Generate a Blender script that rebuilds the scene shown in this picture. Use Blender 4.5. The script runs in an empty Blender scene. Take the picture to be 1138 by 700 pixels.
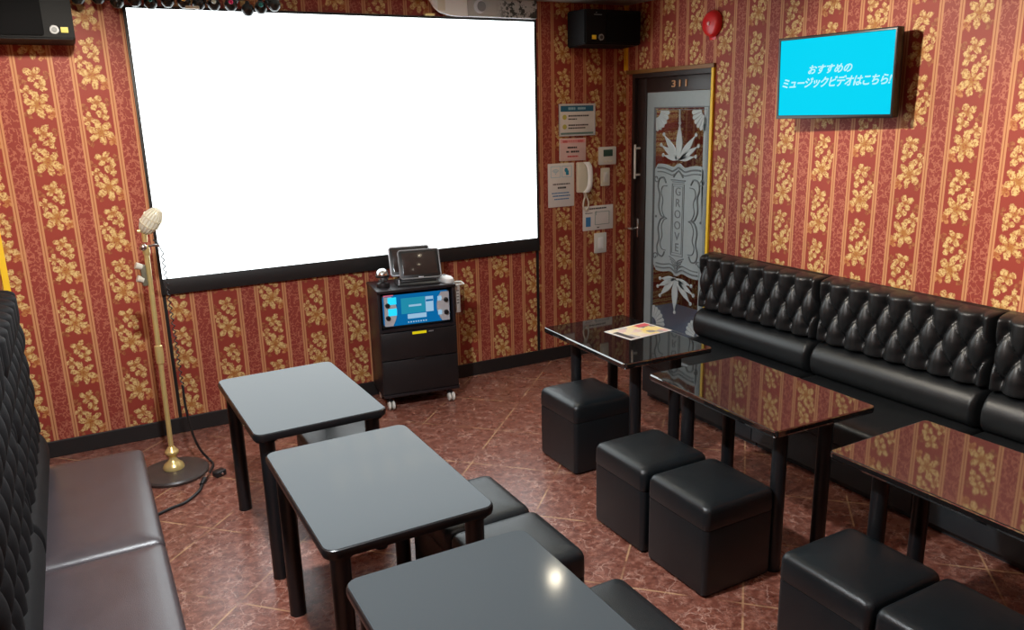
import bpy, bmesh, math, random
import numpy as np
from mathutils import Vector, Matrix, Euler
PI = math.pi
scene = bpy.context.scene
COL = scene.collection
random.seed(7)

# ------------------------------------------------------------------ objects
def tag(o, label=None, cat=None, group=None, kind=None):
    if label: o['label'] = label
    if cat: o['category'] = cat
    if group: o['group'] = group
    if kind: o['kind'] = kind
    return o

def thing(name, label, cat, loc=(0, 0, 0), rotz=0.0, group=None, rotx=0.0):
    o = bpy.data.objects.new(name, None)
    COL.objects.link(o)
    o.empty_display_size = 0.05
    o.location = loc
    o.rotation_euler = (rotx, 0, rotz)
    return tag(o, label, cat, group)

def obj(name, bm, mat, parent=None, smooth=True, angle=35, label=None):
    me = bpy.data.meshes.new(name)
    bmesh.ops.recalc_face_normals(bm, faces=bm.faces)
    bm.to_mesh(me)
    bm.free()
    return objm(name, me, mat, parent, smooth, angle, label)

def objm(name, me, mat, parent=None, smooth=True, angle=35, label=None):
    me.materials.clear()
    me.materials.append(mat)
    if smooth:
        for p in me.polygons:
            p.use_smooth = True
        me.set_sharp_from_angle(angle=math.radians(angle))
    o = bpy.data.objects.new(name, me)
    COL.objects.link(o)
    if parent is not None:
        o.parent = parent
    if label:
        o['label'] = label
    return o

def struct(name, bm, mat, smooth=False):
    o = obj(name, bm, mat, None, smooth)
    o['kind'] = 'structure'
    return o

def dup(root, loc=None, rotz=None, label=None, group=None, parent=None):
    r = root.copy()
    COL.objects.link(r)
    if parent is not None:
        r.parent = parent
    if loc is not None: r.location = loc
    if rotz is not None: r.rotation_euler = (0, 0, rotz)
    if label: r['label'] = label
    if group: r['group'] = group
    for ch in list(root.children):
        dup(ch, parent=r)
    return r

# ------------------------------------------------------------------ shapes
def B(): return bmesh.new()

def box(bm, x0, x1, y0, y1, z0, z1, bev=0.0, seg=2):
    m = Matrix.Translation(((x0+x1)/2, (y0+y1)/2, (z0+z1)/2)) @ Matrix.Diagonal((abs(x1-x0), abs(y1-y0), abs(z1-z0), 1))
    vs = bmesh.ops.create_cube(bm, size=1, matrix=m)['verts']
    if bev > 0:
        es = set()
        for v in vs: es.update(v.link_edges)
        bmesh.ops.bevel(bm, geom=list(es), offset=bev, segments=seg, profile=0.5, affect='EDGES')
    return bm

def cyl(bm, p0, p1, r0, r1=None, n=20, caps=True):
    r1 = r0 if r1 is None else r1
    p0, p1 = Vector(p0), Vector(p1)
    d = p1 - p0
    q = Vector((0, 0, 1)).rotation_difference(d.normalized()).to_matrix().to_4x4()
    m = Matrix.Translation((p0+p1)/2) @ q
    bmesh.ops.create_cone(bm, cap_ends=caps, segments=n, radius1=r0, radius2=r1, depth=d.length, matrix=m)
    return bm

def lathe(bm, prof, n=28, origin=(0, 0, 0), mat=None):
    """prof: list of (r, z) bottom to top, revolved about local z"""
    ox, oy, oz = origin
    rings = []
    for r, z in prof:
        if r < 1e-5:
            p = Vector((0, 0, z)); p = mat @ p if mat else p
            rings.append([bm.verts.new(p + Vector(origin))])
        else:
            ring = []
            for k in range(n):
                a = 2*PI*k/n
                p = Vector((r*math.cos(a), r*math.sin(a), z)); p = mat @ p if mat else p
                ring.append(bm.verts.new(p + Vector(origin)))
            rings.append(ring)
    for a, b in zip(rings[:-1], rings[1:]):
        if len(a) == 1 and len(b) == 1: continue
        for k in range(n):
            k2 = (k+1) % n
            if len(a) == 1: bm.faces.new((a[0], b[k], b[k2]))
            elif len(b) == 1: bm.faces.new((a[k], a[k2], b[0]))
            else: bm.faces.new((a[k], a[k2], b[k2], b[k]))
    for ring in (rings[0], rings[-1]):
        if len(ring) > 1:
            try: bm.faces.new(ring)
            except ValueError: pass
    return bm

def smooth_path(pts, sub=6):
    P = [Vector(p) for p in pts]
    if len(P) < 3: return P
    out = []
    for i in range(len(P)-1):
        p0 = P[max(i-1, 0)]; p1 = P[i]; p2 = P[i+1]; p3 = P[min(i+2, len(P)-1)]
        for k in range(sub):
            t = k/sub
            out.append(0.5*((2*p1) + (-p0+p2)*t + (2*p0-5*p1+4*p2-p3)*t*t + (-p0+3*p1-3*p2+p3)*t**3))
    out.append(P[-1])
    return out

def tube(bm, pts, r, n=8, sub=6, closed=False):
    P = smooth_path(pts, sub) if sub > 1 else [Vector(p) for p in pts]
    rings = []
    up = Vector((0.123, 0.31, 0.94)).normalized()
    prev = None
    for i, p in enumerate(P):
        if closed: t = P[(i+1) % len(P)] - P[i-1]
        else: t = P[min(i+1, len(P)-1)] - P[max(i-1, 0)]
        t = t.normalized() if t.length > 1e-9 else Vector((0, 0, 1))
        if prev is None:
            a = t.cross(up)
            if a.length < 1e-3: a = t.cross(Vector((1, 0, 0)))
        else:
            a = prev - t*prev.dot(t)
        a.normalize(); prev = a
        b = t.cross(a)
        rr = r(i/(len(P)-1)) if callable(r) else r
        rings.append([bm.verts.new(p + rr*(math.cos(2*PI*k/n)*a + math.sin(2*PI*k/n)*b)) for k in range(n)])
    pairs = list(zip(rings[:-1], rings[1:]))
    if closed: pairs.append((rings[-1], rings[0]))
    for A, C in pairs:
        for k in range(n):
            bm.faces.new((A[k], A[(k+1) % n], C[(k+1) % n], C[k]))
    if not closed:
        bm.faces.new(rings[0][::-1]); bm.faces.new(rings[-1])
    return bm

def rr_outline(w, d, r, k=5):
    """rounded rectangle outline centred on the origin"""
    r = max(min(r, w/2-1e-4, d/2-1e-4), 1e-4)
    pts = []
    for cx, cy, a0 in ((w/2-r, d/2-r, 0), (-w/2+r, d/2-r, PI/2), (-w/2+r, -d/2+r, PI), (w/2-r, -d/2+r, 1.5*PI)):
        for i in range(k+1):
            a = a0 + PI/2*i/k
            pts.append((cx+r*math.cos(a), cy+r*math.sin(a)))
    return pts

def loft(bm, rings, k=5, axis='z', origin=(0, 0, 0)):
    """rings: (w, d, r, z) rounded rectangles joined and capped"""
    R = []
    O = Vector(origin)
    for w, d, r, z in rings:
        ring = []
        for x, y in rr_outline(w, d, r, k):
            if axis == 'z': p = Vector((x, y, z))
            elif axis == 'y': p = Vector((x, z, y))
            else: p = Vector((z, x, y))
            ring.append(bm.verts.new(p + O))
        R.append(ring)
    n = len(R[0])
    for a, b in zip(R[:-1], R[1:]):
        for i in range(n):
            bm.faces.new((a[i], a[(i+1) % n], b[(i+1) % n], b[i]))
    bm.faces.new(R[0][::-1]); bm.faces.new(R[-1])
    return bm

def rrslab(bm, w, d, r, z0, z1, e=0.004, k=5, axis='z', origin=(0, 0, 0)):
    return loft(bm, [(w-2*e, d-2*e, max(r-e, 1e-3), z0), (w-.6*e, d-.6*e, r-.3*e, z0+.3*e), (w, d, r, z0+e), (w, d, r, z1-e), (w-.6*e, d-.6*e, r-.3*e, z1-.3*e), (w-2*e, d-2*e, max(r-e, 1e-3), z1)], k, axis, origin)

def prism_xz(bm, outline, y0, y1):
    """outline in local x,z; extruded from y0 (front) to y1"""
    A = [bm.verts.new((x, y0, z)) for x, z in outline]
    C = [bm.verts.new((x, y1, z)) for x, z in outline]
    n = len(A)
    bm.faces.new(A); bm.faces.new(C[::-1])
    for i in range(n):
        bm.faces.new((A[i], C[i], C[(i+1) % n], A[(i+1) % n]))
    return bm

def frame_xz(bm, x0, x1, z0, z1, t, y0, y1, tb=None, tt=None):
    """picture-frame ring with the given border widths"""
    tb = t if tb is None else tb
    tt = t if tt is None else tt
    o = [(x0, z0), (x1, z0), (x1, z1), (x0, z1)]
    i = [(x0+t, z0+tb), (x1-t, z0+tb), (x1-t, z1-tt), (x0+t, z1-tt)]
    v = {}
    for nm, pl in (('o', o), ('i', i)):
        for yy, s in ((y0, 'f'), (y1, 'b')):
            v[nm+s] = [bm.verts.new((x, yy, z)) for x, z in pl]
    for k in range(4):
        l = (k+1) % 4
        bm.faces.new((v['of'][k], v['of'][l], v['if'][l], v['if'][k]))
        bm.faces.new((v['ob'][k], v['ib'][k], v['ib'][l], v['ob'][l]))
        bm.faces.new((v['of'][k], v['ob'][k], v['ob'][l], v['of'][l]))
        bm.faces.new((v['if'][k], v['if'][l], v['ib'][l], v['ib'][k]))
    return bm

def sphere(bm, c, r, sx=1, sy=1, sz=1, u=20, v=12):
    m = Matrix.Translation(c) @ Matrix.Diagonal((sx, sy, sz, 1))
    bmesh.ops.create_uvsphere(bm, u_segments=u, v_segments=v, radius=r, matrix=m)
    return bm

def text_bm(body, size, shear=0.0, extrude=0.002, x=0.0, z=0.0, y=0.0, bold=0.0, space=1.0, xs=1.0):
    """lettering as mesh in the local x-z plane, facing -y, centred at x, z"""
    cu = bpy.data.curves.new('lettering', 'FONT')
    cu.body = body; cu.size = size; cu.shear = shear; cu.extrude = extrude
    cu.align_x = 'CENTER'; cu.align_y = 'CENTER'; cu.offset = bold; cu.space_character = space
    cu.resolution_u = 3
    t = bpy.data.objects.new('lettering', cu)
    COL.objects.link(t)
    dg = bpy.context.evaluated_depsgraph_get(); dg.update()
    me = bpy.data.meshes.new_from_object(t.evaluated_get(dg))
    bpy.data.objects.remove(t); bpy.data.curves.remove(cu)
    bm = B(); bm.from_mesh(me); bpy.data.meshes.remove(me)
    for v in bm.verts:
        a = v.co.copy()
        v.co = Vector((x + a.x*xs, y - a.z, z + a.y))
    return bm

# ------------------------------------------------------------------ materials
class NT:
    def __init__(s, name):
        s.mat = bpy.data.materials.new(name); s.mat.use_nodes = True
        s.t = s.mat.node_tree
        s.bsdf = s.t.nodes['Principled BSDF']
    def node(s, typ, **kw):
        n = s.t.nodes.new(typ)
        for k, v in kw.items(): setattr(n, k, v)
        return n
    def put(s, sock, v):
        if isinstance(v, bpy.types.NodeSocket): s.t.links.new(v, sock)
        elif v is not None:
            if hasattr(sock.default_value, '__len__') and isinstance(v, (int, float)): v = (v, v, v)
            if hasattr(sock.default_value, '__len__') and len(sock.default_value) == 4 and len(v) == 3: v = (*v, 1)
            sock.default_value = v
    def m(s, op, a, b=None, c=None, clamp=False):
        n = s.node('ShaderNodeMath', operation=op, use_clamp=clamp)
        for i, v in enumerate((a, b, c)):
            if v is not None: s.put(n.inputs[i], v)
        return n.outputs[0]
    def mix(s, f, a, b, mode='MIX'):
        n = s.node('ShaderNodeMix', data_type='RGBA', blend_type=mode)
        s.put(n.inputs['Factor'], f)
        s.put(n.inputs[6], a); s.put(n.inputs[7], b)
        return n.outputs[2]
    def noise(s, vec, scale, detail=3, rough=.5, out='Fac'):
        n = s.node('ShaderNodeTexNoise')
        s.put(n.inputs['Vector'], vec); n.inputs['Scale'].default_value = scale
        n.inputs['Detail'].default_value = detail; n.inputs['Roughness'].default_value = rough
        return n.outputs[out]
    def pos(s):
        return s.node('ShaderNodeNewGeometry').outputs['Position']
    def objco(s):
        return s.node('ShaderNodeTexCoord').outputs['Object']
    def sep(s, v):
        n = s.node('ShaderNodeSeparateXYZ'); s.put(n.inputs[0], v); return n.outputs
    def comb(s, x, y, z=0.0):
        n = s.node('ShaderNodeCombineXYZ')
        for i, v in enumerate((x, y, z)): s.put(n.inputs[i], v)
        return n.outputs[0]
    def ss(s, e0, e1, x):
        n = s.node('ShaderNodeMapRange', interpolation_type='SMOOTHSTEP')
        s.put(n.inputs['Value'], x); s.put(n.inputs['From Min'], e0); s.put(n.inputs['From Max'], e1)
        return n.outputs[0]
    def ramp(s, x, stops):
        n = s.node('ShaderNodeValToRGB')
        s.put(n.inputs[0], x)
        e = n.color_ramp.elements
        while len(e) < len(stops): e.new(.5)
        for el, (p, c) in zip(e, stops):
            el.position = p; el.color = (*c, 1)
        return n.outputs[0]
    def bump(s, h, strength=.2, dist=.002):
        n = s.node('ShaderNodeBump')
        s.put(n.inputs['Height'], h); n.inputs['Strength'].default_value = strength; n.inputs['Distance'].default_value = dist
        s.put(s.bsdf.inputs['Normal'], n.outputs[0])
    def set(s, **kw):
        for k, v in kw.items(): s.put(s.bsdf.inputs[k.replace('_', ' ')], v)
        return s.mat

def srgb(r, g, b):
    f = lambda c: c/255/12.92 if c/255 <= .04045 else ((c/255+.055)/1.055)**2.4
    return (f(r), f(g), f(b))

def plain(name, col, rough=.5, metal=0.0, spec=.5, ior=1.5, var=.06, scale=30, bump=0.0, bscale=200):
    n = NT(name)
    p = n.objco()
    f = n.noise(p, scale, 3)
    c = n.mix(f, tuple(max(0, x*(1-var)) for x in col), tuple(min(1, x*(1+var)) for x in col))
    n.set(Base_Color=c, Roughness=rough, Metallic=metal, Specular_IOR_Level=spec, IOR=ior)
    if bump: n.bump(n.noise(p, bscale, 2), bump, .001)
    return n.mat

def emit(name, col, strength):
    n = NT(name)
    f = n.noise(n.objco(), 6, 2)
    c = n.mix(f, tuple(x*.985 for x in col), tuple(min(1, x*1.01) for x in col))
    return n.set(Base_Color=(0.002, 0.002, 0.002), Emission_Color=c, Emission_Strength=strength, Roughness=.5, Specular_IOR_Level=.0)

# ---- wallpaper: gold double lines, narrow scroll band, wide band with flower trails
def wallpaper(name, axis, phase, zflower):
    n = NT(name)
    P, V = .265, .29
    xyz = n.sep(n.pos())
    z = xyz[2]
    u = n.m('DIVIDE', n.m('SUBTRACT', xyz[axis], phase), P)
    cell = n.m('FLOOR', u)
    fu = n.m('SUBTRACT', u, cell)                                  # 0 at the middle of a narrow band
    x = n.m('MULTIPLY', n.m('SUBTRACT', fu, .5), P)                 # 0 at the middle of the flower band
    odd = n.m('MULTIPLY', n.m('ABSOLUTE', n.m('MODULO', cell, 2)), .5)
    w = n.m('ADD', n.m('DIVIDE', n.m('SUBTRACT', z, zflower), V), odd)
    fz = n.m('MULTIPLY', n.m('SUBTRACT', n.m('SUBTRACT', w, n.m('FLOOR', n.m('ADD', w, .31))), 0.0), V)   # -.38V .. .62V
    # wobble so petals are not perfect
    nz = n.node('ShaderNodeTexNoise'); nz.inputs['Scale'].default_value = 38; nz.inputs['Detail'].default_value = 2
    s3 = n.sep(nz.outputs['Color'])
    t3 = n.sep(n.noise(n.pos(), 85, 2, .5, 'Color'))
    xw = n.m('ADD', x, n.m('ADD', n.m('MULTIPLY', n.m('SUBTRACT', s3[0], .5), .030), n.m('MULTIPLY', n.m('SUBTRACT', t3[0], .5), .020)))
    zw = n.m('ADD', fz, n.m('ADD', n.m('MULTIPLY', n.m('SUBTRACT', s3[1], .5), .030), n.m('MULTIPLY', n.m('SUBTRACT', t3[1], .5), .020)))
    ax = n.m('ABSOLUTE', x)
    dark, red = (.275, .040, .025), (.27, .045, .028)
    gold, cream = (.52, .240, .110), (.64, .455, .19)
    # narrow scroll band
    pz = n.comb(n.m('MULTIPLY', x, 1.0), n.m('MULTIPLY', z, .8), 0)
    sc = n.noise(pz, 26, 2, .6)
    ridge = n.ss(.045, .015, n.m('ABSOLUTE', n.m('SUBTRACT', sc, .5)))
    sc2 = n.noise(n.comb(x, n.m('MULTIPLY', z, .9), 3.0), 55, 1, .5)
    dots = n.ss(.62, .68, sc2)
    scroll = n.m('MAXIMUM', ridge, n.m('MULTIPLY', dots, .8))
    band = n.mix(n.m('MULTIPLY', scroll, .75), (.255, .040, .027), (.45, .150, .090))
    isnarrow = n.ss(.0845, .0855, ax)
    col = n.mix(isnarrow, dark, band)
    crack = n.ss(.36, .44, n.noise(n.pos(), 105, 1))
    # flowers
    def flower(cx, cz, R, petals, ph, c_out, c_in, sx=1.0):
        nonlocal col
        dx = n.m('DIVIDE', n.m('SUBTRACT', xw, cx), sx); dz = n.m('SUBTRACT', zw, cz)
        r = n.m('SQRT', n.m('ADD', n.m('MULTIPLY', dx, dx), n.m('MULTIPLY', dz, dz)))
        th = n.m('ADD', n.m('ARCTAN2', dz, dx), ph)
        pet = n.m('ABSOLUTE', n.m('COSINE', n.m('MULTIPLY', th, petals/2)))
        edge = n.m('MULTIPLY', n.m('ADD', n.m('MULTIPLY', pet, .58), .42), R)
        mask = n.ss(1.06, .90, n.m('DIVIDE', r, edge))
        tone = n.m('MULTIPLY', n.ss(.10, .45, n.m('DIVIDE', r, R)), n.ss(.10, .62, pet))
        shade = n.ss(.38, .56, n.noise(n.comb(xw, zw, cell), 62, 2))
        fc = n.mix(n.m('MULTIPLY', tone, n.m('ADD', n.m('MULTIPLY', shade, .75), .25)), c_in, c_out)
        mask = n.m('MULTIPLY', mask, n.m('ADD', n.m('MULTIPLY', crack, .8), .2))
        col = n.mix(mask, col, fc)
    lf, li = (.36, .13, .05), (.24, .05, .02)
    flower(-.062, .122, .026, 3, .4, lf, li)
    flower(.060, .150, .024, 3, 2.0, lf, li)
    flower(.058, -.045, .034, 4, .7, (.52, .24, .09), (.36, .11, .03))
    flower(-.050, -.052, .024, 3, 1.2, lf, li)
    flower(.000, .150, .042, 4, .5, cream, (.36, .13, .035), 1.1)
    flower(.026, .096, .037, 3, 1.1, cream, (.36, .14, .04), .95)
    flower(-.048, .068, .036, 4, .2, cream, (.34, .11, .035))
    flower(0.0, 0.0, .070, 6, .35, cream, (.38, .15, .035), .95)
    # gold double lines at +-.0855 of the flower band's centre
    d = n.m('ABSOLUTE', n.m('SUBTRACT', ax, .0825))
    line = n.m('MULTIPLY', n.ss(.0125, .0115, d), n.ss(.0016, .0026, d))
    col = n.mix(line, col, gold)
    col = n.mix(n.ss(.0022, .0012, d), col, (.30, .09, .035))
    n.set(Base_Color=col, Roughness=.55, Specular_IOR_Level=.3)
    n.bump(n.noise(n.pos(), 260, 2), .12, .001)
    return n.mat

def floor_mat():
    n = NT('marble_tile_floor')
    p = n.pos(); s = n.sep(p)
    wob = n.noise(p, 7, 4, .6, 'Color')
    pv = n.node('ShaderNodeVectorMath', operation='ADD'); n.put(pv.inputs[0], p)
    sc = n.node('ShaderNodeVectorMath', operation='SCALE'); n.put(sc.inputs[0], wob); sc.inputs['Scale'].default_value = .16
    n.put(pv.inputs[1], sc.outputs[0]); q = pv.outputs[0]
    base = n.ramp(n.noise(p, 30, 6, .7), [(.30, (.085, .023, .015)), (.50, (.180, .060, .040)), (.70, (.36, .155, .110))])
    v = n.node('ShaderNodeTexVoronoi', feature='DISTANCE_TO_EDGE'); n.put(v.inputs['Vector'], q); v.inputs['Scale'].default_value = 15
    vein = n.m('MULTIPLY', n.ss(.045, .0, v.outputs['Distance']), n.ss(.40, .62, n.noise(p, 9, 3)))
    base = n.mix(n.m('MULTIPLY', vein, .7), base, (.56, .34, .27))
    v2 = n.node('ShaderNodeTexVoronoi', feature='DISTANCE_TO_EDGE'); n.put(v2.inputs['Vector'], q); v2.inputs['Scale'].default_value = 42
    vein2 = n.m('MULTIPLY', n.ss(.06, .0, v2.outputs['Distance']), n.ss(.45, .6, n.noise(p, 14, 3)))
    base = n.mix(n.m('MULTIPLY', vein2, .5), base, (.55, .31, .24))
    def seam(c, off):
        t = n.m('DIVIDE', n.m('SUBTRACT', c, off), .66)
        d = n.m('MULTIPLY', n.m('ABSOLUTE', n.m('SUBTRACT', n.m('FRACT', t), .5)), .66)
        return n.ss(.322, .327, d)
    a = seam(n.m('ADD', s[0], s[1]), -4.60); b = seam(n.m('SUBTRACT', s[0], s[1]), -1.98)
    line = n.m('MULTIPLY', n.m('MAXIMUM', a, b), n.ss(.36, .58, n.noise(p, 5, 2)))
    base = n.mix(n.m('MULTIPLY', line, .6), base, (.62, .38, .20))
    n.set(Base_Color=base, Roughness=n.m('ADD', n.m('MULTIPLY', n.noise(p, 12, 3), .12), .22), Specular_IOR_Level=.5)
    n.bump(n.m('SUBTRACT', n.noise(p, 40, 3), n.m('MULTIPLY', line, .6)), .06, .002)
    return n.mat

def leather(name, col, rough=.36, spec=.5, bscale=230, bstr=.18):
    n = NT(name)
    p = n.objco()
    f = n.noise(p, 9, 4, .6)
    c = n.mix(f, tuple(x*.75 for x in col), tuple(x*1.25 for x in col))
    v = n.node('ShaderNodeTexVoronoi', feature='DISTANCE_TO_EDGE'); n.put(v.inputs['Vector'], p); v.inputs['Scale'].default_value = bscale
    n.set(Base_Color=c, Roughness=n.m('ADD', n.m('MULTIPLY', f, .12), rough-.06), Specular_IOR_Level=spec)
    n.bump(n.m('ADD', n.ss(0, .25, v.outputs['Distance']), n.noise(p, 40, 2)), bstr, .0012)
    return n.mat

M = {}
M['paper_back'] = wallpaper('wallpaper_back', 0, -3.856, 1.905)
M['paper_right'] = wallpaper('wallpaper_right', 1, -2.455-.265, 1.608)
M['paper_side'] = wallpaper('wallpaper_side', 1, -2.3, 1.7)
M['floor'] = floor_mat()
M['ceiling'] = plain('ceiling_paint', (.42, .40, .36), .8, bump=.2, bscale=90)
M['black_wood'] = plain('black_wood', (.009, .008, .009), .45, var=.3, scale=14)
M['base_black'] = plain('baseboard_black', (.012, .010, .010), .5)
M['leather'] = leather('black_leather', (.010, .011, .012), .34, .5)
M['stool'] = leather('stool_leather', (.0075, .0105, .0125), .36, .5)
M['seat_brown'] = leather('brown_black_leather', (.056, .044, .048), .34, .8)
M['screenlit_base'] = leather('leather_screenlit', (.020, .025, .029), .45, .5)  # bench base leather, screen light put into a lighter tone
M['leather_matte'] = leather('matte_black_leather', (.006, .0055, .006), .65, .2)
M['laminate'] = plain('grey_laminate', (.058, .067, .072), .10, spec=.09, ior=1.5, var=.05, scale=400)
M['edge_black'] = plain('black_edging', (.008, .008, .009), .30)
M['gloss_black'] = plain('polished_black', (.010, .009, .009), .035, ior=2.4, var=.1)
M['leg_black'] = plain('black_leg', (.010, .0105, .012), .34)
M['plastic_black'] = plain('black_plastic', (.012, .012, .013), .38)
M['plastic_grey'] = plain('grey_plastic', (.20, .20, .205), .4)
M['grille'] = plain('speaker_grille', (.0035, .0035, .004), .8, spec=.1, bump=.6, bscale=700)
M['brown_black'] = plain('cabinet_veneer', (.014, .011, .013), .38, var=.2, scale=10)
M['white_plastic'] = plain('white_plastic', (.72, .70, .64), .35, var=.03)
M['cream'] = plain('cream_plastic', (.72, .68, .55), .4, var=.03)
M['bright_white'] = plain('white_shell', (.85, .85, .83), .4, var=.02)
M['yellow'] = plain('yellow_trim', (.85, .55, .02), .5)
M['speaker'] = plain('speaker_case', (.0035, .0035, .004), .6, spec=.15)
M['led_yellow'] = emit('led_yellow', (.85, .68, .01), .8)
M['gold_brown'] = plain('bronze_trim', (.20, .085, .018), .45)
M['brass'] = plain('brass', (.80, .60, .24), .28, metal=.5)
M['steel'] = plain('chrome', (.75, .75, .75), .22, metal=1.0)
M['mic_cream'] = plain('mic_cream', (.90, .86, .70), .3)
M['mic_rib'] = plain('mic_rib', (.78, .71, .50), .3, metal=.1)
M['stand_base'] = plain('dark_bronze_base', (.055, .042, .038), .38)
M['red'] = plain('red_bell', (.62, .014, .016), .3, var=.05)
M['door_wood'] = plain('dark_door', (.022, .012, .010), .4, var=.25, scale=12)
M['frost'] = plain('frosted_glass', (.31, .365, .38), .55, var=.05)
M['etch'] = plain('etched_line', (.14, .165, .175), .5)
M['etch_light'] = plain('etched_white', (.43, .49, .50), .55, var=.03)
M['orange_no'] = plain('bronze_numerals', (.55, .30, .15), .4)
M['paper'] = plain('paper', (.74, .70, .66), .6, var=.03)
M['ink'] = plain('print_black', (.06, .05, .05), .6)
M['ink_blue'] = plain('print_blue', (.05, .20, .42), .6)
M['ink_teal'] = plain('print_teal', (.02, .14, .24), .6)
M['ink_teal_light'] = plain('print_pale_teal', (.30, .52, .62), .6)
M['ink_green'] = plain('print_green', (.15, .24, .22), .6)
M['ink_olive'] = plain('print_olive', (.52, .46, .10), .6)
M['ink_yellow'] = plain('print_yellow', (.85, .66, .22), .6)
M['ink_red'] = plain('print_red', (.62, .09, .10), .6)
M['ink_pink'] = plain('print_pink', (.78, .38, .36), .6)
M['lcd'] = plain('lcd_green', (.03, .07, .05), .3)
M['tube_dark'] = plain('tablet_screen', (.045, .032, .028), .12)
M['cable'] = plain('cable_black', (.012, .012, .013), .45)
M['silver'] = plain('silver_plastic', (.58, .60, .63), .3, metal=.15)
SCREEN_L = 3.4
M['screen'] = emit('projection_white', (.90, .975, 1.0), SCREEN_L)
M['screen_text'] = emit('projection_text', (1.0, 1.0, .90), SCREEN_L*1.25)
M['tv_cyan'] = emit('tv_cyan', (.0, .68, .93), 1.0)
M['tv_white'] = emit('tv_white', (.52, .93, 1.0), 1.0)
M['kp_blue'] = emit('player_blue', (.002, .125, .34), 1.0)
M['kp_teal'] = emit('player_teal', (.015, .25, .38), 1.0)
M['kp_pale'] = emit('player_pale', (.30, .50, .68), 1.0)
M['kp_cyan'] = emit('player_cyan', (.02, .62, .95), 1.2)
M['kp_pink'] = emit('player_pink', (.75, .15, .22), .9)
M['lamp_bright'] = emit('lamp_lens_bright', (1.0, .88, .66), 260)
M['lamp'] = emit('lamp_lens', (1.0, .86, .62), 60)

def glass_mat(name, tint=(.85, .9, .92)):
    n = NT(name)
    t = n.t
    tr = n.node('ShaderNodeBsdfTransparent'); tr.inputs[0].default_value = (*tint, 1)
    gl = n.node('ShaderNodeBsdfGlossy'); gl.inputs['Roughness'].default_value = .03
    lw = n.node('ShaderNodeLayerWeight'); lw.inputs[0].default_value = .5
    fr_ = n.m('ADD', n.m('MULTIPLY', n.m('POWER', lw.outputs['Facing'], 5), .9), .045)
    wob = n.noise(n.objco(), 3, 1)
    n.put(gl.inputs['Roughness'], n.m('ADD', n.m('MULTIPLY', wob, .02), .02))
    mx = n.node('ShaderNodeMixShader')
    t.links.new(fr_, mx.inputs[0]); t.links.new(tr.outputs[0], mx.inputs[1]); t.links.new(gl.outputs[0], mx.inputs[2])
    t.links.new(mx.outputs[0], t.nodes['Material Output'].inputs[0])
    return n.mat
M['glass'] = glass_mat('clear_glass')
M['film'] = glass_mat('clear_film', (.80, .78, .76))

# ------------------------------------------------------------------ room shell
RX0, RY0, H = -4.02, -6.2, 2.52
b = B(); box(b, RX0-.12, .12, RY0-.12, .12, -.06, 0); struct('floor', b, M['floor'])
b = B(); box(b, RX0-.12, .12, RY0-.12, .12, H, H+.06); struct('ceiling', b, M['ceiling'])
b = B(); box(b, RX0-.12, .12, 0, .12, 0, H); struct('wall_back', b, M['paper_back'])
DY0, DY1, DZ = -.905, -.075, 2.05
b = B()
box(b, 0, .12, DY1, 0, 0, H); box(b, 0, .12, RY0, DY0, 0, H); box(b, 0, .12, DY0, DY1, DZ, H)
struct('wall_right', b, M['paper_right'])
b = B(); box(b, RX0-.12, RX0, RY0, 0, 0, H); struct('wall_left', b, M['paper_side'])
b = B(); box(b, RX0-.12, .12, RY0-.12, RY0, 0, H); struct('wall_front', b, M['paper_side'])
b = B(); box(b, RX0, -.0, -.013, 0, 0, .095, .003); struct('baseboard_back', b, M['base_black'])
b = B(); box(b, -.013, 0, RY0, DY0-.02, 0, .095, .003); struct('baseboard_right', b, M['base_black'])
b = B(); box(b, RX0, RX0+.013, RY0, -.013, 0, .095, .003); struct('baseboard_left', b, M['base_black'])
# trims: yellow corner guards, door casing, black panel seams beside the screen
b = B(); box(b, -.022, 0, -.005, 0, DZ+.03, H, .001); box(b, -.005, 0, -.022, -.005, DZ+.03, H, .001)
struct('trim_1', b, M['yellow'])
b = B(); box(b, RX0, RX0+.03, -.007, 0, .095, H, .001); struct('trim_2', b, M['yellow'])
b = B(); box(b, -.016, 0, DY0-.022, DY0, 0, DZ+.0, .002); struct('trim_3', b, M['yellow'])
b = B(); box(b, -.016, 0, DY0-.022, -.0225, DZ, DZ+.026, .002); struct('trim_4', b, M['gold_brown'])
SX0, SX1, SZ0, SZ1, SBZ = -3.255, -.783, .938, 2.387, .845
b = B(); box(b, SX0-.012, SX0+.006, -.004, 0, .095, SBZ); struct('trim_5', b, M['base_black'])
b = B(); box(b, SX1+.0, SX1+.020, -.006, 0, .095, H); struct('trim_6', b, M['base_black'])

# corridor seen through the door glass
b = B()
box(b, 1.25, 1.35, -2.0, 1.0, 0, 2.4); box(b, .12, 1.25, .9, 1.0, 0, 2.4); box(b, .12, 1.25, -2.0, -1.9, 0, 2.4)
o = struct('wall_corridor', b, M['paper_right'])
b = B(); box(b, .12, 1.35, -2.0, 1.0, -.06, 0); struct('floor_corridor', b, plain('corridor_carpet', (.22, .27, .36), .8))
b = B(); box(b, .12, 1.35, -2.0, 1.0, 2.4, 2.46); struct('ceiling_corridor', b, M['ceiling'])

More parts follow.
